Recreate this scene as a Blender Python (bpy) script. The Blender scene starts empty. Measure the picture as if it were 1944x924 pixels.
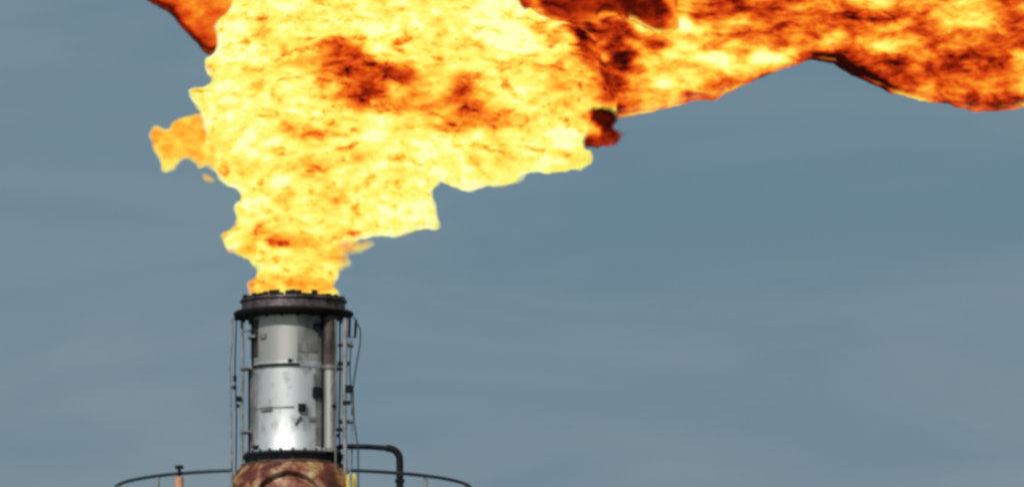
import bpy, bmesh, math, random
import numpy as np
from mathutils import Vector, noise as mn
R = math.radians
C = bpy.context.scene.collection
sc = bpy.context.scene
random.seed(4)

# ---------------------------------------------------------------- camera
TIP = 30.0                       # height of the burner rim above the ground (m)
PPM = 142.0                      # scale at the stack's distance
CAM = Vector((2.92, -240.0, 1.7))
AIM = Vector((2.92, 0.0, TIP + (565 - 462) / PPM))
cam = bpy.data.objects.new('camera', bpy.data.cameras.new('camera'))
C.objects.link(cam)
sc.camera = cam
cam.location = CAM
d_ = (AIM - CAM)
cam.rotation_euler = d_.to_track_quat('-Z', 'Y').to_euler()
cam.data.sensor_width = 36.0
cam.data.lens = 36.0 * d_.length / (1944 / PPM)
cam.data.clip_start = 1.0
cam.data.clip_end = 20000.0
fwd = d_.normalized(); right = fwd.cross(Vector((0, 0, 1))).normalized(); up = right.cross(fwd)

# ---------------------------------------------------------------- world, sun, exposure
SUN_EL, SUN_AZ = R(38), R(205)       # azimuth clockwise from +Y (north)
w = bpy.data.worlds.new("World"); sc.world = w; w.use_nodes = True
nt = w.node_tree; nt.nodes.clear()
N = nt.nodes.new; L = nt.links.new
sky = N('ShaderNodeTexSky'); sky.sky_type = 'NISHITA'; sky.sun_disc = False
sky.sun_elevation = SUN_EL; sky.sun_rotation = SUN_AZ
sky.dust_density = 2.0; sky.air_density = 1.0; sky.ozone_density = 1.5
tc = N('ShaderNodeTexCoord')
mp = N('ShaderNodeMapping'); mp.inputs['Scale'].default_value = (34, 34, 120)
L(tc.outputs['Generated'], mp.inputs['Vector'])
cn = N('ShaderNodeTexNoise'); cn.inputs['Scale'].default_value = 1.0; cn.inputs['Detail'].default_value = 5.0
cn.inputs['Roughness'].default_value = 0.5; cn.inputs['Distortion'].default_value = 0.8
L(mp.outputs[0], cn.inputs['Vector'])
cr = N('ShaderNodeValToRGB')          # veil of thin cloud: slate to pale grey
cr.color_ramp.elements[0].position = 0.36; cr.color_ramp.elements[0].color = (1.46, 2.18, 2.74, 1)
cr.color_ramp.elements[1].position = 0.70; cr.color_ramp.elements[1].color = (2.12, 2.62, 3.02, 1)
L(cn.outputs['Fac'], cr.inputs['Fac'])
# darker bank of cloud some way above the horizon, with an uneven edge
sp = N('ShaderNodeSeparateXYZ'); L(tc.outputs['Generated'], sp.inputs[0])
mp2 = N('ShaderNodeMapping'); mp2.inputs['Scale'].default_value = (14, 14, 60); L(tc.outputs['Generated'], mp2.inputs['Vector'])
wn = N('ShaderNodeTexNoise'); wn.inputs['Scale'].default_value = 1.0; wn.inputs['Detail'].default_value = 3.0; L(mp2.outputs[0], wn.inputs['Vector'])
wa = N('ShaderNodeMath'); wa.operation = 'MULTIPLY_ADD'; wa.inputs[1].default_value = 0.022; L(wn.outputs['Fac'], wa.inputs[0]); L(sp.outputs['Z'], wa.inputs[2])
wm = N('ShaderNodeMapRange'); wm.inputs['From Min'].default_value = math.sin(R(5.0)) + 0.011; wm.inputs['From Max'].default_value = math.sin(R(8.6)) + 0.011
L(wa.outputs[0], wm.inputs['Value'])
bk = N('ShaderNodeValToRGB'); e_ = bk.color_ramp.elements; bk.color_ramp.interpolation = 'EASE'
e_[0].position = 0.0; e_[0].color = (0.95, 0.98, 1.0, 1); e_[1].position = 1.0; e_[1].color = (1.10, 1.10, 1.08, 1)
for p_, c_ in ((0.30, (0.98, 0.97, 0.97)), (0.55, (0.75, 0.88, 0.92)), (0.78, (0.75, 0.88, 0.91))):
    q_ = e_.new(p_); q_.color = (*c_, 1)
L(wm.outputs[0], bk.inputs['Fac'])
mu = N('ShaderNodeMix'); mu.data_type = 'RGBA'; mu.blend_type = 'MULTIPLY'; mu.inputs['Factor'].default_value = 1.0
L(cr.outputs[0], mu.inputs['A']); L(bk.outputs[0], mu.inputs['B'])
mx = N('ShaderNodeMix'); mx.data_type = 'RGBA'; mx.inputs['Factor'].default_value = 0.86
L(sky.outputs[0], mx.inputs['A']); L(mu.outputs['Result'], mx.inputs['B'])
bg = N('ShaderNodeBackground'); bg.inputs['Strength'].default_value = 0.10
wo = N('ShaderNodeOutputWorld')
L(mx.outputs['Result'], bg.inputs['Color']); L(bg.outputs[0], wo.inputs['Surface'])

sun = bpy.data.lights.new('sun', 'SUN'); sun.energy = 3.2; sun.angle = R(0.53); sun.color = (1.0, 0.96, 0.90)
so = bpy.data.objects.new('sun', sun); C.objects.link(so)
sdir = Vector((math.sin(SUN_AZ) * math.cos(SUN_EL), math.cos(SUN_AZ) * math.cos(SUN_EL), math.sin(SUN_EL)))
so.rotation_euler = (-sdir).to_track_quat('-Z', 'Y').to_euler()
so.location = (0, -20, 60)
sc.view_settings.view_transform = 'Standard'; sc.view_settings.look = 'None'
sc.view_settings.exposure = 0.0; sc.view_settings.gamma = 1.0
sc.view_settings.use_curve_mapping = False
sc.render.engine = 'CYCLES'
sc.cycles.pixel_filter_type = 'BLACKMAN_HARRIS'
sc.cycles.filter_width = 3.2          # the photograph is soft
sc.cycles.max_bounces = 6; sc.cycles.transparent_max_bounces = 24

# ---------------------------------------------------------------- helpers
def P(px, py, y=0.0):
    """world point on the vertical plane at depth y that stands at this place of the 1944x924 photo"""
    f = cam.data.lens / 36.0 * 1944
    r = fwd * f + right * (px - 972) + up * (462 - py)
    return CAM + r * ((y - CAM.y) / r.y)
def Z(py): return P(557, py).z
def m(px): return px / PPM

def tag(o, label=None, cat=None, group=None, kind=None):
    for k, v in (('label', label), ('category', cat), ('group', group), ('kind', kind)):
        if v: o[k] = v
    return o
def empty(name, loc):
    o = bpy.data.objects.new(name, None); C.objects.link(o); o.location = loc
    o.empty_display_size = 0.3
    return o
def obj(name, bm_, mat, parent=None, smooth=True, off=None):
    me = bpy.data.meshes.new(name); bmesh.ops.recalc_face_normals(bm_, faces=bm_.faces)
    bm_.to_mesh(me); bm_.free()
    me.materials.append(mat)
    if smooth:
        me.polygons.foreach_set('use_smooth', [True] * len(me.polygons))
        me.set_sharp_from_angle(angle=R(35))
    o = bpy.data.objects.new(name, me); C.objects.link(o)
    if parent:
        o.parent = parent
        # geometry is written in world coordinates: shift the mesh into the parent's space
        p = parent; t = Vector((0, 0, 0))
        while p: t = t + p.location; p = p.parent
        me.transform(__import__('mathutils').Matrix.Translation(-t))
    return o
def lathe(bm, prof, n=72, cx=0, cy=0, jit=0.0):
    rings = []
    for k, (r, z) in enumerate(prof):
        ring = []
        for i in range(n):
            a = 2 * math.pi * i / n
            rr = r * (1 + jit * mn.noise(Vector((math.cos(a) * 2, math.sin(a) * 2, z * 3)))) if jit else r
            ring.append(bm.verts.new((cx + rr * math.cos(a), cy + rr * math.sin(a), z)))
        rings.append(ring)
    for a, b in zip(rings, rings[1:]):
        for i in range(n):
            bm.faces.new((a[i], a[(i + 1) % n], b[(i + 1) % n], b[i]))
    return rings
def closed_lathe(bm, prof, n=72, jit=0.0):
    rings = lathe(bm, prof, n, jit=jit)
    bm.faces.new(rings[0]); bm.faces.new(rings[-1])
def tube(bm, pts, r, n=10):
    pts = [Vector(p) for p in pts]
    prev = None; ref = None
    for k, p in enumerate(pts):
        t = (pts[min(k + 1, len(pts) - 1)] - pts[max(k - 1, 0)]).normalized()
        if ref is None:
            ref = t.orthogonal().normalized()
        ref = (ref - t * ref.dot(t)).normalized(); b = t.cross(ref)
        ring = [bm.verts.new(p + (ref * math.cos(2 * math.pi * i / n) + b * math.sin(2 * math.pi * i / n)) * r) for i in range(n)]
        if prev:
            for i in range(n): bm.faces.new((prev[i], prev[(i + 1) % n], ring[(i + 1) % n], ring[i]))
        else: bm.faces.new(ring)
        prev = ring
    bm.faces.new(prev)
def ring_tube(bm, rad, z, r, n=96, k=8):
    rings = []
    for i in range(n):
        a = 2 * math.pi * i / n
        c = Vector((math.cos(a), math.sin(a), 0))
        rings.append([bm.verts.new(c * (rad + r * math.cos(2 * math.pi * j / k)) + Vector((0, 0, z + r * math.sin(2 * math.pi * j / k)))) for j in range(k)])
    for i in range(n):
        a, b = rings[i], rings[(i + 1) % n]
        for j in range(k): bm.faces.new((a[j], a[(j + 1) % k], b[(j + 1) % k], b[j]))
def box(bm, c, s, rot=0.0, bev=0.0):
    b2 = bmesh.new(); bmesh.ops.create_cube(b2, size=1)
    bmesh.ops.scale(b2, vec=s, verts=b2.verts)
    if bev: bmesh.ops.bevel(b2, geom=b2.edges[:], offset=bev, segments=2, affect='EDGES')
    bmesh.ops.rotate(b2, cent=(0, 0, 0), matrix=__import__('mathutils').Matrix.Rotation(rot, 3, 'Z'), verts=b2.verts)
    bmesh.ops.translate(b2, vec=c, verts=b2.verts)
    me = bpy.data.meshes.new('t'); b2.to_mesh(me); b2.free(); bm.from_mesh(me); bpy.data.meshes.remove(me)

def mat(name, c1, c2, metal=0.0, rough=0.6, scale=3.0, zs=1.0, lo=0.35, hi=0.65, bump=0.1, c3=None):
    m_ = bpy.data.materials.new(name); m_.use_nodes = True
    t = m_.node_tree; b = t.nodes['Principled BSDF']; n = t.nodes.new; l = t.links.new
    co = n('ShaderNodeTexCoord'); ma = n('ShaderNodeMapping'); ma.inputs['Scale'].default_value = (scale, scale, scale * zs)
    l(co.outputs['Object'], ma.inputs['Vector'])
    no = n('ShaderNodeTexNoise'); no.inputs['Detail'].default_value = 7; no.inputs['Roughness'].default_value = 0.62
    no.inputs['Scale'].default_value = 1.0
    l(ma.outputs[0], no.inputs['Vector'])
    r_ = n('ShaderNodeValToRGB'); e = r_.color_ramp.elements
    e[0].position = lo; e[0].color = (*c1, 1); e[1].position = hi; e[1].color = (*c2, 1)
    if c3:
        x = e.new((lo + hi) / 2); x.color = (*c3, 1)
    l(no.outputs['Fac'], r_.inputs['Fac']); l(r_.outputs[0], b.inputs['Base Color'])
    b.inputs['Metallic'].default_value = metal; b.inputs['Roughness'].default_value = rough
    if bump:
        bp = n('ShaderNodeBump'); bp.inputs['Strength'].default_value = bump; bp.inputs['Distance'].default_value = 0.02
        l(no.outputs['Fac'], bp.inputs['Height']); l(bp.outputs[0], b.inputs['Normal'])
    return m_
M_STEEL = mat('weathered_steel', (0.13, 0.125, 0.11), (0.48, 0.48, 0.45), 0.65, 0.42, 5, 0.35, 0.28, 0.46, 0.06)
M_BRIGHT = mat('bright_cladding', (0.22, 0.225, 0.23), (0.60, 0.62, 0.63), 0.65, 0.52, 5, 0.5, 0.30, 0.50, 0.05)
M_BURNT = mat('burnt_steel', (0.006, 0.005, 0.006), (0.13, 0.10, 0.11), 0.5, 0.55, 9, 0.8, 0.35, 0.7, 0.3)
M_BLACK = mat('shade_black', (0.004, 0.005, 0.007), (0.014, 0.015, 0.018), 0.0, 0.7, 9, 1, 0.3, 0.7, 0.1)
M_BLACK.node_tree.nodes['Principled BSDF'].inputs['Specular IOR Level'].default_value = 0.15
M_RUST = mat('rusted_plate', (0.015, 0.006, 0.005), (0.50, 0.30, 0.13), 0.1, 0.75, 5, 0.7, 0.30, 0.68, 0.5, (0.12, 0.025, 0.010))
M_GALV = mat('grey_pipe', (0.12, 0.13, 0.13), (0.34, 0.36, 0.37), 0.4, 0.5, 12, 0.4, 0.3, 0.6, 0.05)
M_TEAL = mat('dark_painted_rail', (0.010, 0.022, 0.032), (0.03, 0.05, 0.065), 0.1, 0.5, 10, 1, 0.3, 0.7, 0.05)
M_YEL = mat('yellow_paint', (0.45, 0.33, 0.03), (0.70, 0.58, 0.08), 0.0, 0.5, 8, 1, 0.3, 0.6, 0.05)
M_SALM = mat('salmon_paint', (0.45, 0.20, 0.12), (0.62, 0.33, 0.20), 0.0, 0.6, 8, 1, 0.3, 0.6, 0.05)
M_GRATE = mat('galvanised_grating', (0.15, 0.16, 0.16), (0.3, 0.31, 0.31), 0.4, 0.55, 8, 1, 0.3, 0.6, 0.1)
M_CONC = mat('concrete', (0.22, 0.21, 0.19), (0.38, 0.36, 0.33), 0.0, 0.85, 2, 1, 0.3, 0.7, 0.2)
M_GROUND = mat('gravel_ground', (0.10, 0.085, 0.06), (0.20, 0.17, 0.12), 0.0, 0.95, 0.05, 1, 0.3, 0.7, 0.2)

# ---------------------------------------------------------------- ground
bm = bmesh.new()
closed_lathe(bm, [(9000, -3.0), (9000, 0.0)], 64)
tag(obj('ground', bm, M_GROUND, smooth=False), kind='structure')

# ---------------------------------------------------------------- flare stack
st = tag(empty('flare_stack', (0, 0, 0)), 'silvery flare stack tip with charred flange rim and rusty domed base, flame above it', 'flare stack')
zt, zf0, zf1, zs, zc, zd = Z(566), Z(590), Z(600), Z(700), Z(862), Z(880)

# burner rim: flared ring with a ragged toothed crown
bm = bmesh.new()
prof = [(m(101), Z(591)), (m(99), Z(587)), (m(98), Z(577)), (m(102), Z(574)), (m(101), Z(570)), (m(93), Z(570)), (m(88), Z(591))]
lathe(bm, prof + [prof[0]], 96, jit=0.006)
bmesh.ops.remove_doubles(bm, verts=bm.verts, dist=0.0005)
rim = obj('burner_rim', bm, M_BURNT, st)
bm = bmesh.new()
prof = [(m(84), Z(606)), (m(100), Z(603)), (m(113), Z(600)), (m(115), Z(596)), (m(112), Z(592.5)), (m(102), Z(591)), (m(82), Z(593))]
lathe(bm, prof + [prof[0]], 96, jit=0.008)
bmesh.ops.remove_doubles(bm, verts=bm.verts, dist=0.0005)
tag(obj('flange', bm, M_BLACK, st), 'black lower flange ring')
nteeth = 56
for i in range(nteeth):
    a = 2 * math.pi * (i + random.uniform(-.15, .15)) / nteeth
    h = random.uniform(0.045, 0.10)
    bm = bmesh.new()
    box(bm, (m(95) * math.cos(a), m(95) * math.sin(a), Z(571) + h / 2 - 0.02), (0.035, 0.078, h), a, 0.006)
    obj('retention_tooth', bm, M_BLACK, rim, smooth=False)
for i in range(20):
    bm = bmesh.new()
    a = 2 * math.pi * (i + .3) / 20
    c = Vector((m(97) * math.cos(a), m(97) * math.sin(a), 0))
    tube(bm, [c + Vector((0, 0, Z(610))), c + Vector((0, 0, Z(600)))], 0.022, 6)
    obj('flange_bolt', bm, M_BLACK, rim)

# upper barrel, open at the top
bm = bmesh.new()
pr = [(m(80), Z(698)), (m(80), Z(603)), (m(80), Z(575)), (m(76), Z(575)), (m(76), Z(660)), (0.01, Z(662))]
lathe(bm, pr, 96, jit=0.004)
ub = obj('upper_barrel', bm, M_STEEL, st)
# dark repair plates that hug the barrel
def plate(px0, px1, py0, py1, rad, th=0.012, lean=0.0):
    b = bmesh.new(); n = 14; vs = []
    for (r, ) in ((rad,), (rad + th,)):
        row = []
        for i in range(n + 1):
            x = max(-.995 * rad, min(.995 * rad, m(px0 + (px1 - px0) * i / n - 557)))
            y = -math.sqrt(rad * rad - x * x); k = r / rad
            row.append((b.verts.new((x * k, y * k, Z(py0))), b.verts.new((x * k, y * k, Z(py1)))))
        vs.append(row)
    for i in range(n):
        for row in vs: b.faces.new((row[i][0], row[i + 1][0], row[i + 1][1], row[i][1]))
        for e in (0, 1): b.faces.new((vs[0][i][e], vs[0][i + 1][e], vs[1][i + 1][e], vs[1][i][e]))
    for i in (0, n): b.faces.new((vs[0][i][0], vs[0][i][1], vs[1][i][1], vs[1][i][0]))
    return b
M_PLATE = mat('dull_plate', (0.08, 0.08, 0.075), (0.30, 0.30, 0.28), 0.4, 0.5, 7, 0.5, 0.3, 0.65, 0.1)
M_STRIP = mat('scorched_strip', (0.012, 0.010, 0.010), (0.15, 0.12, 0.11), 0.3, 0.6, 8, 0.3, 0.35, 0.7, 0.1)
tag(obj('cover_plate', plate(566, 603, 604, 676, m(80)), M_PLATE, ub), 'dull grey cover plate')
tag(obj('scorched_strip', plate(476, 491, 610, 682, m(80), .009), M_STRIP, ub), 'scorched dark strip')
obj('lug', plate(596, 607, 622, 634, m(82), 0.05), M_BLACK, ub)

# lower barrel with bright cladding
bm = bmesh.new()
pr = [(m(80), Z(694)), (m(85), Z(696)), (m(85), Z(704)), (m(83), Z(706)), (m(83.5), Z(780)), (m(83), Z(852)), (m(85), Z(856)), (m(85), Z(864)), (m(70), Z(864))]
lathe(bm, pr, 96, jit=0.003)
lb = obj('lower_barrel', bm, M_BRIGHT, st)
obj('seam_band', plate(480, 570, 698, 703, m(85.5), 0.012), M_BLACK, lb, smooth=False)
obj('seam_band', plate(476, 560, 780, 783, m(83.6), 0.006), M_PLATE, lb, smooth=False)
# lugs and bracket marks on the cladding
obj('lug', plate(594, 607, 743, 762, m(84), 0.05), M_BLACK, lb)
bm = plate(567, 580, 775, 790, m(84), 0.05)
obj('lug', bm, M_BLACK, lb)
obj('bracket', plate(498, 518, 779, 787, m(84), 0.025), M_PLATE, lb)
bm = bmesh.new(); tube(bm, [P(572, 788, -m(87)), P(560, 803, -m(86))], 0.016, 6); obj('strut', bm, M_PLATE, lb)
obj('lug', plate(596, 604, 718, 742, m(84), 0.02), M_PLATE, lb)

for x_, y0_, y1_, r_ in ((613, 606, 862, 2.6), (474, 700, 862, 2.4), (480, 606, 698, 2.2)):
    bm = bmesh.new(); xx = m(x_ - 557); yq = -math.sqrt(max(m(86) ** 2 - xx * xx, 0.0)); tube(bm, [(xx, yq, Z(y0_)), (xx, yq, Z(y1_))], m(r_), 8)
    obj('edge_shade_line', bm, M_BLACK, st)  # thin dark rods added as shade at the barrel's edges and riser gap
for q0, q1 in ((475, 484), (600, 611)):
    obj('edge_shade_strip', plate(q0, q1, 708, 852, m(83.8), 0.010), M_PLATE, lb)  # dull strips stand in for dark reflections along the cladding's two edges
# front riser pipe on the right
xr = m(70); yr = -m(62)
bm = bmesh.new(); tube(bm, [(xr, yr, Z(606)), (xr, yr, Z(703))], m(13), 20)
tag(obj('steam_riser', bm, M_STRIP, st), 'scorched upper length of riser')
bm = bmesh.new(); tube(bm, [(xr, yr, Z(703)), (xr, yr, Z(862))], m(12), 20)
rs = obj('steam_riser', bm, M_STEEL, st)
for py in (703, 860):
    bm = bmesh.new(); tube(bm, [(xr, yr, Z(py + 4)), (xr, yr, Z(py - 3))], m(16), 20); obj('riser_flange', bm, M_PLATE, rs)

# dark collar and rusty dome
bm = bmesh.new()
pr = [(m(70), Z(861)), (m(94), Z(863)), (m(96), Z(868)), (m(92), Z(874)), (m(90), Z(884)), (m(60), Z(885))]
lathe(bm, pr, 96, jit=0.01)
co_ = obj('collar', bm, M_BLACK, st)
for i in range(24):
    bm = bmesh.new()
    a = 2 * math.pi * i / 24
    c = Vector((m(89) * math.cos(a), m(89) * math.sin(a), 0))
    tube(bm, [c + Vector((0, 0, Z(880))), c + Vector((0, 0, Z(858)))], 0.018, 6)
    obj('collar_bolt', bm, M_BURNT, co_)
bm = bmesh.new()
z0 = Z(878); pr = [(m(80), z0 + 0.0)]
for i in range(1, 15):
    t = i / 14 * math.pi / 2
    pr.append((m(80) + m(50) * math.sin(t), z0 - 0.70 * (1 - math.cos(t))))
pr += [(m(124), z0 - 1.6), (m(146), z0 - 1.65), (m(146), z0 - 1.75), (m(130), z0 - 1.8)]
lathe(bm, pr, 96, jit=0.012)
dm = obj('seal_dome', bm, M_RUST, st)
for zz, rr in ((z0 - 0.05, m(97)),):
    bm = bmesh.new(); ring_tube(bm, rr, zz, 0.022); obj('weld_ring', bm, M_BURNT, dm)
# round hatch on the front of the dome
hc = P(548, 966, -0.80)
bm = bmesh.new()
n_ = 48; rings = []
for r_, y_ in ((.01, -.20), (.18, -.195), (.36, -.16), (.44, -.10), (.47, -.10), (.475, -.16), (.50, -.19), (.55, -.19), (.58, -.15), (.585, .3)):
    rings.append([bm.verts.new((hc.x + r_ * math.cos(2 * math.pi * i / n_), hc.y + y_, hc.z + r_ * math.sin(2 * math.pi * i / n_))) for i in range(n_)])
for a, b in zip(rings, rings[1:]):
    for i in range(n_): bm.faces.new((a[i], a[(i + 1) % n_], b[(i + 1) % n_], b[i]))
bm.faces.new(rings[0])
M_RUST2 = mat('flaking_rust', (0.09, 0.015, 0.008), (0.50, 0.38, 0.24), 0.1, 0.7, 5, 1, 0.38, 0.62, 0.5, (0.26, 0.09, 0.05))
tag(obj('inspection_hatch', bm, M_RUST2, dm), 'round rusty hatch bulging from the dome')
# shaft down to the ground
bm = bmesh.new()
closed_lathe(bm, [(m(130), z0 - 1.8), (m(96), z0 - 2.6), (m(92), z0 - 3), (m(92), 14.0), (m(120), 13.0), (m(120), 0.5)], 64)
obj('shaft', bm, M_STEEL, st)
bm = bmesh.new(); closed_lathe(bm, [(2.2, -0.3), (2.2, 0.5), (2.1, 0.56)], 48)
obj('foundation', bm, M_CONC, st, smooth=False)

# slim pilot lines beside the barrel, each with its clamps
def pilot(points, r, clamps, mat_=M_GALV, depth=0.0):
    b = bmesh.new()
    pts = [P(x, y, depth) for x, y in points]
    pts.append(Vector((pts[-1].x, pts[-1].y, Z(1080))))
    tube(b, pts, r, 8)
    o = obj('pilot_pipe', b, mat_, st)
    for (cx, cy, cw, ch) in clamps:
        b = bmesh.new(); c = P(cx, cy, depth - 0.01); box(b, c, (m(cw), m(9), m(ch)), 0, 0.008)
        obj('clamp', b, M_BLACK, o)
    return o
pilot([(440, 604), (441, 640), (436, 690), (438, 760), (440, 890)], 0.014, [(446, 718, 7, 12), (445, 735, 9, 7)], M_GALV)
pilot([(459, 602), (461, 680), (460, 760), (459, 890)], 0.022, [(453, 757, 13, 10), (452, 770, 7, 6)], M_GALV, 0.1)
pilot([(449, 604), (446, 700), (449, 790), (448, 890)], 0.009, [], M_BLACK, 0.25)
pilot([(656, 604), (655, 700), (654, 780), (656, 890)], 0.030, [(662, 738, 14, 15), (658, 764, 15, 8)], M_GALV, -0.42)
pilot([(672, 602), (684, 625), (684, 650), (677, 690), (670, 735), (672, 800), (680, 850), (680, 890)], 0.010, [(646, 815, 16, 6), (640, 826, 9, 6)], M_TEAL, -0.38)
pilot([(667, 645), (664, 700), (668, 780), (668, 890)], 0.010, [], M_GALV, -0.30)
# ignition bracket hanging under the rim on the right
bm = bmesh.new()
tube(bm, [P(664, 604), P(663, 640), P(674, 640), P(676, 606)], 0.018, 8)
obj('igniter_bracket', bm, M_BLACK, st)
bm = bmesh.new(); box(bm, P(468, 628, -0.1), (m(18), 0.03, m(4)), 0.2, 0.004); obj('bracket', bm, M_GALV, st)
bm = bmesh.new(); box(bm, P(452, 605, 0), (m(16), 0.06, m(6)), 0, 0.004); obj('bracket', bm, M_BLACK, st)

# more rods, brackets and small fittings round the barrel
pilot([(645, 606), (646, 700), (644, 790), (645, 862)], 0.012, [(646, 655, 10, 5), (645, 700, 12, 5)], M_BLACK, -0.40)
pilot([(637, 606), (638, 760), (637, 862)], 0.010, [(634, 770, 8, 6)], M_PLATE, -0.52)
for (x_, y_, w_, h_) in ((478, 640, 14, 5), (466, 700, 20, 4), (653, 690, 24, 4), (466, 820, 18, 4), (655, 800, 26, 4), (664, 655, 14, 4)):
    bm = bmesh.new(); box(bm, P(x_, y_, -0.20), (m(w_), .30, m(h_)), 0, .004); obj('stay', bm, M_PLATE, st)
obj('lug', plate(497, 506, 640, 648, m(81), 0.03), M_PLATE, ub)
obj('lug', plate(548, 556, 690, 697, m(81), 0.03), M_BLACK, ub)
obj('bracket', plate(585, 612, 612, 617, m(82), 0.03), M_PLATE, ub)
obj('lug', plate(484, 492, 850, 856, m(84), 0.03), M_BLACK, lb)
obj('lug', plate(588, 598, 800, 806, m(84), 0.02), M_PLATE, lb)
# thick black bent pipe
bm = bmesh.new(); yy = -0.35
pts = [P(636, 851, yy), P(650, 847, yy), P(700, 847.5, yy), P(735, 850, yy)]
for i in range(1, 8):
    a = i / 8 * math.pi / 2
    pts.append(P(735 + 24 * math.sin(a), 850 + 22 * (1 - math.cos(a)), yy))
pts += [P(759, 880, yy), P(759, 930, yy), P(759, 1100, yy)]
tube(bm, pts[:4], 0.036, 14)
vp = obj('vent_pipe', bm, M_BLACK, st)
bm = bmesh.new(); tube(bm, [P(733, 849.9, yy)] + pts[4:], 0.048, 14); obj('pipe_drop', bm, M_BLACK, vp)
bm = bmesh.new(); tube(bm, [P(636, 851, yy), P(622, 854, -0.2)], 0.03, 10); obj('pipe_stub', bm, M_BLACK, vp)
bm = bmesh.new(); box(bm, P(759, 912, yy), (0.13, 0.12, 0.04), 0, .006); obj('pipe_coupling', bm, M_BLACK, vp)

# ---------------------------------------------------------------- service platform round the dome
pr_ = m(336); zr = P(557, 890, -pr_).z; zdk = zr - 1.1
pf = tag(empty('service_platform', (0, 0, zdk)), 'round service platform whose dark curved handrail rings the rusty base of the stack', 'platform')
g0 = math.asin(m(112) / pr_)          # the rail is open at the front, where the dome bulges
def rail(z, r):
    b = bmesh.new(); a0 = -math.pi / 2 + g0; a1 = 1.5 * math.pi - g0
    tube(b, [(pr_ * math.cos(a0 + (a1 - a0) * i / 120), pr_ * math.sin(a0 + (a1 - a0) * i / 120), z) for i in range(121)], r, 8)
    return b
obj('handrail', rail(zr, 0.024), M_TEAL, pf)
obj('mid_rail', rail(zr - 0.5, 0.018), M_TEAL, pf)
bm = bmesh.new()
pp = [(m(150), zdk), (pr_ + .08, zdk), (pr_ + .08, zdk - 0.05), (m(150), zdk - 0.05)]
lathe(bm, pp + [pp[0]], 64); obj('deck', bm, M_GRATE, pf, smooth=False)
bm = bmesh.new(); pp = [(pr_ + .09, zdk + .12), (pr_ + .10, zdk + .12), (pr_ + .10, zdk - .08), (pr_ + .09, zdk - .08)]
lathe(bm, pp + [pp[0]], 64); obj('toe_board', bm, M_YEL, pf, smooth=False)
for a in [-math.pi / 2 + g0 + (2 * math.pi - 2 * g0) * i / 11 for i in range(12)]:
    c = Vector((pr_ * math.cos(a), pr_ * math.sin(a), 0))
    bm = bmesh.new(); tube(bm, [c + Vector((0, 0, zdk)), c + Vector((0, 0, zr - .02))], 0.022, 8)
    obj('post', bm, M_GALV, pf)
for i in range(6):
    a = 2 * math.pi * (i + 0.25) / 6
    c = Vector((math.cos(a), math.sin(a), 0))
    bm = bmesh.new(); tube(bm, [c * m(146) + Vector((0, 0, zdk - 1.2)), c * (pr_ - .1) + Vector((0, 0, zdk - .04))], 0.04, 8)
    obj('brace', bm, M_GALV, pf)

# lamps on the rail
def on_rail(px):       # front of the ring at that photo column
    x = P(px, 900, -pr_).x
    return Vector((x, -math.sqrt(pr_ ** 2 - x * x), zr))
def lamp(px, label, paint, hh, rr):
    c = on_rail(px)
    t = tag(empty('warning_lamp', c), label, 'lamp')
    c = c + Vector((0, -0.055, 0))
    b = bmesh.new(); tube(b, [c + Vector((0, 0, -hh)), c + Vector((0, 0, -.05))], rr, 14); obj('housing', b, paint, t)
    b = bmesh.new(); tube(b, [c + Vector((0, 0, -.05)), c + Vector((0, 0, .06))], rr * .35, 10)
    tube(b, [c + Vector((0, 0, .06)), c + Vector((0, 0, .10))], rr * 1.0, 12); obj('cap', b, M_BLACK, t)
    b = bmesh.new(); box(b, c + Vector((0, .03, 0)), (.05, .06, .05), 0, .004); obj('clip', b, M_BLACK, t)
    return t
lamp(339, 'salmon lamp post with a dark cap clipped on the left side of the handrail', M_SALM, .8, 0.06)
# yellow junction box on a bracket beside the dome
yb = P(667, 903, -0.6)
t = tag(empty('junction_box', yb), 'narrow yellow box standing at the right shoulder of the rusty dome', 'junction box')
bm = bmesh.new(); box(bm, yb + Vector((0, 0, -.30)), (m(19), .12, .66), 0, .02); obj('body', bm, M_YEL, t)
bm = bmesh.new(); box(bm, yb + Vector((0, -.064, -.30)), (m(12), .012, .5), 0, .004); obj('lid', bm, M_YEL, t)
bm = bmesh.new(); tube(bm, [yb + Vector((0, 0, -.6)), Vector((yb.x, yb.y, zdk - .02))], 0.03, 8); tube(bm, [yb + Vector((0, .02, -.5)), yb + Vector((-.1, .3, -.6))], 0.02, 8); obj('stand', bm, M_BLACK, t)

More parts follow.
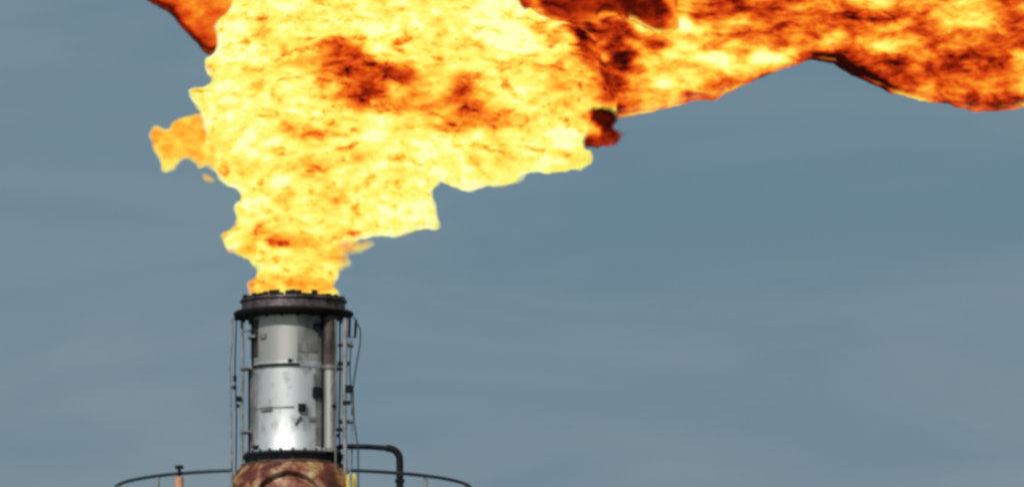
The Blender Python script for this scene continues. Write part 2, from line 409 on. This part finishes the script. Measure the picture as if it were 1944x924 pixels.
# ---------------------------------------------------------------- flame
# Each flame lobe is a closed, billowing solid grown from its outline (thickness from the distance to the
# outline plus turbulence); burning gas gives off its own colour, hot yellow to sooty dark red.
def arr(p): return np.array(p, float)
def smooth_poly(pts, k=6):
    n = len(pts); out = []
    for i in range(n):
        p0, p1, p2, p3 = (arr(pts[(i + j) % n]) for j in (-1, 0, 1, 2))
        for s in range(k):
            t = s / k
            out.append(0.5 * ((2 * p1) + (-p0 + p2) * t + (2 * p0 - 5 * p1 + 4 * p2 - p3) * t * t + (-p0 + 3 * p1 - 3 * p2 + p3) * t ** 3))
    return np.array(out)
def sdf_poly(poly, X, Y):
    sh = X.shape; x = X.ravel(); y = Y.ravel()
    d = np.full(x.shape, 1e18); ins = np.zeros(x.shape, bool)
    n = len(poly)
    for i in range(n):
        a = poly[i]; b = poly[(i + 1) % n]; e = b - a; L2 = max(e @ e, 1e-9)
        t = np.clip(((x - a[0]) * e[0] + (y - a[1]) * e[1]) / L2, 0, 1)
        dx = x - a[0] - t * e[0]; dy = y - a[1] - t * e[1]
        np.minimum(d, dx * dx + dy * dy, out=d)
        c = (a[1] > y) != (b[1] > y)
        if abs(e[1]) > 1e-12:
            ins ^= c & (x < e[0] * (y - a[1]) / e[1] + a[0])
    d = np.sqrt(d); d[~ins] *= -1
    return d.reshape(sh)
def vnoise(X, Y, Zc, seed=0):
    def h(i, j, k):
        v = (i * 374761393 + j * 668265263 + k * 2147483647 + seed * 1274126177) & 0xffffffff
        v = ((v ^ (v >> 13)) * 1274126177) & 0xffffffff
        v = ((v ^ (v >> 16)) * 2246822519) & 0xffffffff
        return ((v ^ (v >> 15)) & 0xffff) / 65535.0 * 2 - 1
    xi = np.floor(X).astype(np.int64); yi = np.floor(Y).astype(np.int64); zi = np.floor(Zc).astype(np.int64)
    fx, fy, fz = X - xi, Y - yi, Zc - zi
    fx, fy, fz = (f * f * f * (f * (f * 6 - 15) + 10) for f in (fx, fy, fz))
    r = 0
    for a in (0, 1):
        for b in (0, 1):
            for c in (0, 1):
                r = r + h(xi + a, yi + b, zi + c) * (fx if a else 1 - fx) * (fy if b else 1 - fy) * (fz if c else 1 - fz)
    return r
def fbm(X, Y, Zc, o=4, seed=0, g=0.5):
    s = 0; a = 1.0; t = 0
    for i in range(o):
        s = s + a * vnoise(X, Y, Zc, seed + 17 * i); t += a; a *= g; X = X * 2.03 + 5.1; Y = Y * 2.03 + 1.7; Zc = Zc * 2.03 + 9.2
    return s / t

def flame_mat(name, contrast, fine, sx=0.6, rot=0.0, scale=1.0, gain=1.0, fleck=0.0):
    m_ = bpy.data.materials.new(name); m_.use_nodes = True
    t = m_.node_tree; t.nodes.clear(); n = t.nodes.new; l = t.links.new
    def math_(op, a, b=None, clamp=False):
        q = n('ShaderNodeMath'); q.operation = op; q.use_clamp = clamp
        for i, v in enumerate((a, b)):
            if v is None: continue
            if isinstance(v, (int, float)): q.inputs[i].default_value = v
            else: l(v, q.inputs[i])
        return q.outputs[0]
    geo = n('ShaderNodeTexCoord')
    at = n('ShaderNodeAttribute'); at.attribute_name = 'gas_glow'
    al = n('ShaderNodeAttribute'); al.attribute_name = 'cover'
    rm = n('ShaderNodeAttribute'); rm.attribute_name = 'rim'
    ma = n('ShaderNodeMapping'); ma.inputs['Rotation'].default_value = (0, rot, 0)
    ma.inputs['Scale'].default_value = (sx * scale, 0.28 * scale, scale)
    l(geo.outputs['Object'], ma.inputs['Vector'])
    def nz(sc_, det, dist, ro=0.6):
        q = n('ShaderNodeTexNoise'); q.inputs['Scale'].default_value = sc_; q.inputs['Detail'].default_value = det
        q.inputs['Roughness'].default_value = ro; q.inputs['Distortion'].default_value = dist
        l(ma.outputs[0], q.inputs['Vector']); return q.outputs['Fac']
    a = math_('SUBTRACT', nz(1.5, 3.0, 0.5, 0.55), 0.5)
    b = math_('SUBTRACT', nz(3.9, 3.0, 0.25, 0.58), 0.5)
    s = math_('ADD', at.outputs['Fac'], math_('MULTIPLY', a, contrast))
    s = math_('ADD', s, math_('MULTIPLY', b, fine), True)
    if fleck:
        f = nz(3.3, 3.5, 0.3, 0.62); fr = n('ShaderNodeMapRange'); fr.inputs['From Min'].default_value = 0.56; fr.inputs['From Max'].default_value = 0.70
        l(f, fr.inputs['Value'])
        s = math_('SUBTRACT', s, math_('MULTIPLY', fr.outputs[0], fleck), True)
    cr = n('ShaderNodeValToRGB'); e = cr.color_ramp.elements
    stops = [(0.00, (0.022, 0.003, 0.002)), (0.12, (0.12, 0.006, 0.002)), (0.25, (0.44, 0.028, 0.004)), (0.37, (0.76, 0.085, 0.008)),
             (0.48, (0.93, 0.21, 0.014)), (0.60, (1.0, 0.40, 0.030)), (0.71, (1.0, 0.63, 0.065)), (0.80, (1.0, 0.83, 0.12)), (0.87, (1.0, 0.93, 0.17)), (0.94, (0.98, 0.98, 0.22)), (0.985, (0.99, 1.0, 0.33)), (1.0, (1.0, 1.0, 0.50))]
    e[0].position = stops[0][0]; e[0].color = (*stops[0][1], 1); e[1].position = 1.0; e[1].color = (*stops[-1][1], 1)
    for p_, c_ in stops[1:-1]: x = e.new(p_); x.color = (*c_, 1)
    l(s, cr.inputs['Fac'])
    mx = n('ShaderNodeMix'); mx.data_type = 'RGBA'; mx.inputs['B'].default_value = (1.0, 0.72, 0.42, 1)
    l(rm.outputs['Fac'], mx.inputs['Factor']); l(cr.outputs[0], mx.inputs['A'])
    em = n('ShaderNodeEmission'); em.inputs['Strength'].default_value = gain; l(mx.outputs['Result'], em.inputs['Color'])
    tr = n('ShaderNodeBsdfTransparent')
    # ragged soft edge
    cv = math_('ADD', al.outputs['Fac'], math_('MULTIPLY', b, 0.9), True)
    cv = math_('MULTIPLY', cv, math_('GREATER_THAN', al.outputs['Fac'], 0.0), True)
    mi = n('ShaderNodeMixShader'); l(cv, mi.inputs['Fac']); l(tr.outputs[0], mi.inputs[1]); l(em.outputs[0], mi.inputs[2])
    out = n('ShaderNodeOutputMaterial'); l(mi.outputs[0], out.inputs['Surface'])
    return m_

def lobe(name, pts, parent, material, base, blobs, depth=0.0, R_=1.4, sq=0.8, rag=5.0, edge=7.0, rim=0.0, step=4.0, seed=1, rimx=9e9,
         soot=None, thin=None, heat_noise=0.0, folds=0.0):
    poly = smooth_poly(pts, 5)
    x0, y0 = poly.min(0) - 20; x1, y1 = poly.max(0) + 20
    gx = np.arange(x0, x1, step); gy = np.arange(y0, y1, step)
    X, Y = np.meshgrid(gx, gy)
    wx = X + 9 * fbm(X / 40, Y / 40, X * 0 + seed, 3, seed); wy = Y + 7 * fbm(X / 40, Y / 40, X * 0 + seed + 7, 3, seed + 5)
    mixw = rag / 5.0
    S = sdf_poly(poly, X + (wx - X) * mixw, Y + (wy - Y) * mixw)
    S = S + rag * 0.55 * fbm(X / 16, Y / 13, X * 0 + 3.3, 4, seed + 9, 0.65)
    inside = S > 0
    # grid vertices just outside are pulled onto the outline
    gyS, gxS = np.gradient(S, step)
    g = np.maximum(np.hypot(gxS, gyS), 0.3)
    px = X.copy(); py = Y.copy()
    cell = inside[:-1, :-1] | inside[1:, :-1] | inside[:-1, 1:] | inside[1:, 1:]
    use = np.zeros_like(inside)
    use[:-1, :-1] |= cell; use[1:, :-1] |= cell; use[:-1, 1:] |= cell; use[1:, 1:] |= cell
    o = use & ~inside
    mv = np.clip(-S / g, 0, step * 1.2)
    px[o] += (mv * gxS / g)[o]; py[o] += (mv * gyS / g)[o]
    d = np.maximum(S, 0) / PPM
    q = np.clip(d / R_, 0, 1)
    T = sq * R_ * np.sqrt(np.maximum(1 - (1 - q) ** 2, 0))
    if thin is not None: T = T * thin(X, Y)
    bil = 1 - 2 * np.abs(fbm(X / 150, Y / 110, X * 0 + 2, 4, seed + 30))
    bil2 = 1 - 2 * np.abs(fbm(X / 150, Y / 110, X * 0 + 8, 4, seed + 60))
    Tf = T * (0.80 + 0.35 * bil); Tb = T * (0.80 + 0.35 * bil2)
    heat = np.full(X.shape, base, float)
    for bl in blobs:
        bx, by, rx, ry, am = bl[:5]; an = R(bl[5]) if len(bl) > 5 else 0
        wv = 22 * fbm(X / 45, Y / 32, X * 0 + 5, 3, seed + 3); wv2 = 16 * fbm(X / 45, Y / 32, X * 0 + 11, 3, seed + 4)
        dx = X + wv - bx; dy = Y + wv2 - by
        u = dx * math.cos(an) + dy * math.sin(an); v = -dx * math.sin(an) + dy * math.cos(an)
        heat += am * np.exp(-((u / rx) ** 2 + (v / ry) ** 2) ** 1.3)
    if soot is not None:
        heat -= soot(X, Y, S)
    if folds:
        fw = fbm(X / 90, Y / 60, X * 0 + 4, 3, seed + 70); fx = fbm((X + 60 * fw) / 120, (Y + 50 * fw) / 62, X * 0 + 6, 3, seed + 71)
        heat -= folds * np.clip(1 - np.abs(fx) / 0.07, 0, 1) ** 1.2
        fx = fbm((X - 40 * fw) / 60, (Y + 30 * fw) / 34, X * 0 + 7, 3, seed + 72)
        heat -= folds * 0.6 * np.clip(1 - np.abs(fx) / 0.08, 0, 1)
        heat += folds * 0.5 * np.clip(fx * 3, -.5, 1)
    if heat_noise: heat += heat_noise * fbm(X / 60, Y / 34, X * 0 + 1, 4, seed + 90)
    heat = np.where(heat < 0.2, 0.2 - 0.12 * np.tanh((0.2 - heat) / 0.12), heat) if name == 'flame_body' else heat
    cover = np.clip(S / edge, 0, 1) * 1.25 - 0.12
    cover[S > edge * 2] = 2.0
    rimv = rim * np.exp(-(S / 6.0) ** 2) * np.clip(0.6 + 0.9 * fbm(X / 50, Y / 50, X * 0, 2, seed + 2), 0, 1) * np.clip((rimx - X) / 80, 0, 1)
    rimv = rimv * np.clip((heat - 0.3) * 4, 0, 1)
    # vertices: front where used, back where used and inside
    idf = np.full(X.shape, -1, np.int64); iu = np.argwhere(use)
    idf[use] = np.arange(len(iu)); nf = len(iu)
    idb = np.full(X.shape, -1, np.int64); idb[use & inside] = nf + np.arange(int((use & inside).sum()))
    idb[o] = idf[o]
    def world(pxs, pys, off):
        f = cam.data.lens / 36.0 * 1944
        F = np.array(fwd); Rr = np.array(right); U = np.array(up)
        r = F[None] * f + Rr[None] * (pxs - 972)[:, None] + U[None] * (462 - pys)[:, None]
        k = (depth - CAM.y) / r[:, 1]
        W = np.array(CAM)[None] + r * k[:, None]
        W[:, 1] += off
        return W
    Vf = world(px[use], py[use], -np.where(inside, Tf, 0)[use])
    ib = use & inside
    Vb = world(px[ib], py[ib], Tb[ib])
    # perspective of the long lens is negligible, so offsets in depth keep the outline
    V = np.vstack([Vf, Vb])
    loc = np.array(parent.location)
    V = V - loc
    c = np.argwhere(cell); i, j = c[:, 0], c[:, 1]
    Ff = np.stack([idf[i, j], idf[i + 1, j], idf[i + 1, j + 1], idf[i, j + 1]], 1)
    Fb = np.stack([idb[i, j], idb[i, j + 1], idb[i + 1, j + 1], idb[i + 1, j]], 1)
    # cells with every corner on the outline would double up front/back: keep one
    allout = ~(inside[i, j] | inside[i + 1, j] | inside[i + 1, j + 1] | inside[i, j + 1])
    Fs = np.vstack([Ff, Fb[~allout]])
    me = bpy.data.meshes.new(name)
    me.from_pydata(V.tolist(), [], Fs.tolist()); me.update()
    for nm, A in (('gas_glow', heat), ('cover', cover), ('rim', rimv)):
        a_ = me.attributes.new(nm, 'FLOAT', 'POINT')
        vals = np.concatenate([A[use], A[ib]]).astype(np.float32)
        if nm == 'gas_glow':
            vals[nf:] += 0.15 * bil2[ib].astype(np.float32) * 0.5
        a_.data.foreach_set('value', vals)
    me.validate()
    me.polygons.foreach_set('use_smooth', [True] * len(me.polygons))
    me.materials.append(material)
    ob = bpy.data.objects.new(name, me); C.objects.link(ob); ob.parent = parent
    return ob

FM_HOT = flame_mat('burning_gas_hot', 0.55, 0.85, 0.50, R(-16), 1.9, fleck=0.34)
FM_MID = flame_mat('burning_gas_orange', 1.0, 1.2, 0.42, R(16), 1.6)
FM_TNG = flame_mat('burning_gas_tongue', 0.45, 0.55, 0.6, R(20), 1.5)
FM_SOOT = flame_mat('glowing_soot', 0.55, 0.55, 0.6, R(10), 1.5)

fl = tag(empty('gas_flame', P(557, 566)), 'huge billowing yellow and orange gas flame blown sideways from the stack rim', 'flame')

body = [(474, 572), (466, 545), (482, 524), (488, 505), (464, 492), (440, 478), (426, 464), (416, 446), (432, 434), (446, 418), (440, 400), (452, 380),
        (446, 358), (428, 350), (412, 336), (400, 318), (392, 290), (384, 250), (376, 218), (366, 196), (363, 178), (392, 162), (390, 116), (402, 100), (404, 62),
        (424, 28), (432, 0), (450, -60), (500, -130), (600, -190), (700, -200), (800, -160), (880, -80), (950, -22), (1000, 12), (1050, 34), (1095, 42), (1120, 70), (1150, 120), (1172, 180), (1168, 215),
        (1140, 218), (1128, 250), (1118, 276), (1132, 290), (1122, 308), (1096, 320), (1050, 326), (1000, 336), (982, 350), (952, 356), (925, 352), (900, 360), (870, 363), (850, 353), (834, 350),
        (822, 370), (832, 400), (836, 425), (824, 438), (780, 445), (740, 450), (706, 452), (684, 458), (660, 474), (650, 500), (646, 525), (636, 550), (630, 572), (552, 580)]
bl = [(550, 450, 110, 60, -.12), (560, 545, 120, 26, -.06), (400, 190, 30, 60, -.06), (690, 165, 110, 56, -.18, 10), (850, 210, 110, 50, -.20, 20), (1090, 150, 70, 90, -.08), (640, 115, 40, 18, -.36), (672, 160, 66, 34, -.42), (682, 205, 50, 22, -.46), (720, 190, 40, 24, -.16), (765, 172, 56, 18, -.30, 18), (790, 215, 110, 26, -.18),
      (878, 182, 30, 22, -.46), (905, 232, 60, 28, -.24), (870, 262, 60, 18, -.22), (835, 98, 24, 14, -.26), (865, 92, 24, 8, -.2, 20), (900, 102, 26, 7, -.26, 35), (858, 112, 44, 8, -.14), (588, 282, 46, 13, -.50), (578, 264, 12, 10, -.2), (645, 390, 24, 9, -.34),
      (540, 382, 18, 9, -.26), (610, 345, 90, 22, -.12), (525, 460, 40, 16, -.26), (470, 485, 20, 16, -.18), (550, 540, 110, 22, -.16), (476, 548, 16, 16, -.25), (620, 480, 60, 30, -.1),
      (1060, 302, 50, 10, -.22), (1030, 62, 34, 9, -.26, -40), (1058, 78, 34, 9, -.26, -40), (1100, 70, 30, 30, -.35), (1128, 100, 36, 66, -.56, -20), (1160, 175, 30, 44, -.60, -20), (1000, 150, 90, 22, -.14), (1050, 185, 60, 12, -.16, -35),
      (1090, 200, 40, 60, -.08), (640, 130, 110, 50, -.08), (500, 240, 110, 40, -.02), (555, 180, 26, 10, -.16), (525, 200, 18, 7, -.22), (545, 110, 14, 8, -.18),
      (965, 48, 30, 22, .22), (985, 90, 36, 40, .10), (760, 410, 70, 24, .09), (1135, 232, 26, 26, -.2)]
def neck_thin(X, Y):
    t = np.clip((Y - 300) / 200, 0, 1)
    return 1.0 - 0.35 * t - 0.15 * np.clip((Y - 480) / 60, 0, 1)
tag(lobe('flame_body', body, fl, FM_HOT, 0.94, bl, 0.0, 1.7, 0.85, 7.0, 10.0, 0.6, 4.0, 3, rimx=1000, thin=neck_thin, heat_noise=.12, folds=.12), 'bright yellow main body with ragged edge')

tail = [(985, -20), (1005, 40), (1060, 80), (1110, 140), (1130, 200), (1165, 222), (1200, 222), (1240, 214), (1300, 198), (1355, 190), (1385, 175), (1420, 160), (1470, 140), (1520, 120),
        (1550, 114), (1590, 124), (1620, 146), (1650, 156), (1700, 178), (1760, 190), (1820, 203), (1875, 215), (1944, 204), (2020, 190), (2120, 200), (2220, 150), (2300, 60),
        (2320, -60), (2200, -170), (1900, -240), (1600, -220), (1400, -190), (1200, -120), (1080, -40)]
tb = [(1300, 150, 140, 60, .10), (1240, 180, 60, 30, .20), (1280, 130, 60, 50, .12), (1360, 130, 70, 30, .16), (1420, 128, 90, 22, .16), (1475, 118, 50, 12, .34, -20), (1295, 20, 12, 70, .26), (1340, 78, 70, 16, .20, 12), (1335, 160, 40, 14, -.16),
      (1215, 64, 70, 12, .34, 25), (1200, 98, 14, 10, .3), (1255, 96, 30, 16, -.26), (1180, 100, 26, 50, -.26, 10), (1172, 165, 26, 44, -.34),
      (1400, 30, 90, 26, -.10), (1650, 12, 50, 20, .26), (1850, 50, 90, 34, .18), (1720, 70, 70, 26, -.12), (1500, 50, 60, 26, -.12), (1900, 110, 80, 26, -.10),
      (1560, 112, 60, 12, -.26, 8), (1670, 130, 80, 13, -.34, 6), (1620, 150, 50, 14, -.44, 28), (1690, 170, 30, 8, -.4, 20), (1560, 125, 40, 14, -.3), (1480, 145, 60, 8, -.26, -25), (1420, 168, 40, 8, -.34, -25)]
def tail_soot(X, Y, S):
    wgt = np.clip((X - 1530) / 60, 0, 1) * np.clip((1740 - X) / 60, 0, 1) * .62 + np.clip((X - 1400) / 60, 0, 1) * np.clip((1540 - X) / 60, 0, 1) * .3
    return wgt * np.exp(-(S / 14) ** 2)
tag(lobe('flame_tail', tail, fl, FM_MID, 0.49, tb, 0.5, 1.4, 0.8, 4.0, 5.0, 0.25, 4.0, 11, soot=tail_soot, heat_noise=.12, folds=.12), 'streaky orange and red tail trailing to the right')

top = [(255, -20), (285, 6), (320, 28), (348, 58), (372, 84), (395, 106), (430, 100), (480, 60), (520, -40), (480, -120), (380, -130), (280, -80)]
def top_soot(X, Y, S): return 0.55 * np.exp(-(S / 11) ** 2)
tag(lobe('flame_tongue', top, fl, FM_TNG, 0.50, [(330, 18, 30, 20, -.12), (395, 45, 30, 18, -.08), (385, 70, 16, 22, -.1), (370, 20, 30, 16, .04)], 0.45, 0.8, 0.7, 3.0, 7.0, 0.0, 4.0, 21, soot=top_soot), 'orange tongue with a sooty lower edge')

side = [(281, 264), (288, 246), (300, 236), (316, 238), (328, 224), (350, 219), (368, 214), (410, 225), (430, 270), (420, 325), (396, 316), (380, 318), (362, 304), (345, 306), (334, 314), (318, 326), (303, 322), (300, 308), (292, 288)]
tag(lobe('flame_tongue', side, fl, FM_TNG, 0.72, [(325, 232, 30, 10, -.16), (350, 250, 40, 12, -.1), (345, 290, 30, 12, -.08), (310, 310, 20, 14, .05), (290, 262, 10, 24, -.15)], 0.15, 0.5, 0.7, 6.0, 13.0, 0.9, 3.0, 31), 'small amber tongue curling out to the left')
fleck = [(380, 338), (388, 330), (400, 332), (408, 342), (398, 347), (386, 345)]
lobe('flame_fleck', fleck, fl, FM_TNG, 0.72, [], 0.1, 0.2, 0.7, 4.0, 14.0, 1.0, 2.0, 35)
puff = [(1104, 268), (1112, 244), (1106, 216), (1132, 206), (1160, 208), (1178, 222), (1172, 240), (1188, 256), (1176, 270), (1150, 276), (1140, 284), (1108, 284)]
tag(lobe('soot_puff', puff, fl, FM_SOOT, 0.05, [(1118, 255, 22, 14, .50), (1112, 228, 16, 24, .6), (1132, 262, 14, 8, .2)], -0.35, 0.5, 0.8, 6.0, 12.0, 0.0, 3.0, 41), 'dark red sooty puff under the flame')
crown = [(985, 0), (1030, 20), (1080, 38), (1120, 46), (1145, 26), (1185, 34), (1215, 46), (1240, 56), (1266, 72), (1288, 56), (1284, 30), (1290, -20), (1240, -90), (1100, -110), (980, -60)]
tag(lobe('soot_puff', crown, fl, FM_SOOT, 0.15, [(1040, 28, 60, 12, .1, 20), (1180, 25, 50, 12, .10, -25), (1110, 50, 30, 12, .3), (1280, 20, 14, 60, .40), (1250, 66, 34, 9, .30, 20), (1180, 40, 40, 8, .25), (1010, 8, 24, 10, .25, 25), (1200, 10, 60, 16, -.10), (1080, 0, 60, 12, .05)], -0.80, 0.6, 0.8, 9.0, 9.0, 0.0, 4.0, 51), 'dark red sooty fold over the flame')
wisp = [(600, 470), (640, 452), (690, 450), (712, 458), (700, 474), (668, 482), (672, 500), (650, 520), (620, 500)]
wo_ = lobe('flame_wisp', wisp, fl, FM_TNG, 0.72, [(655, 488, 18, 6, -.3), (660, 466, 22, 4, -.2)], -0.2, 0.5, 0.7, 6.0, 26.0, 0.9, 3.0, 61)
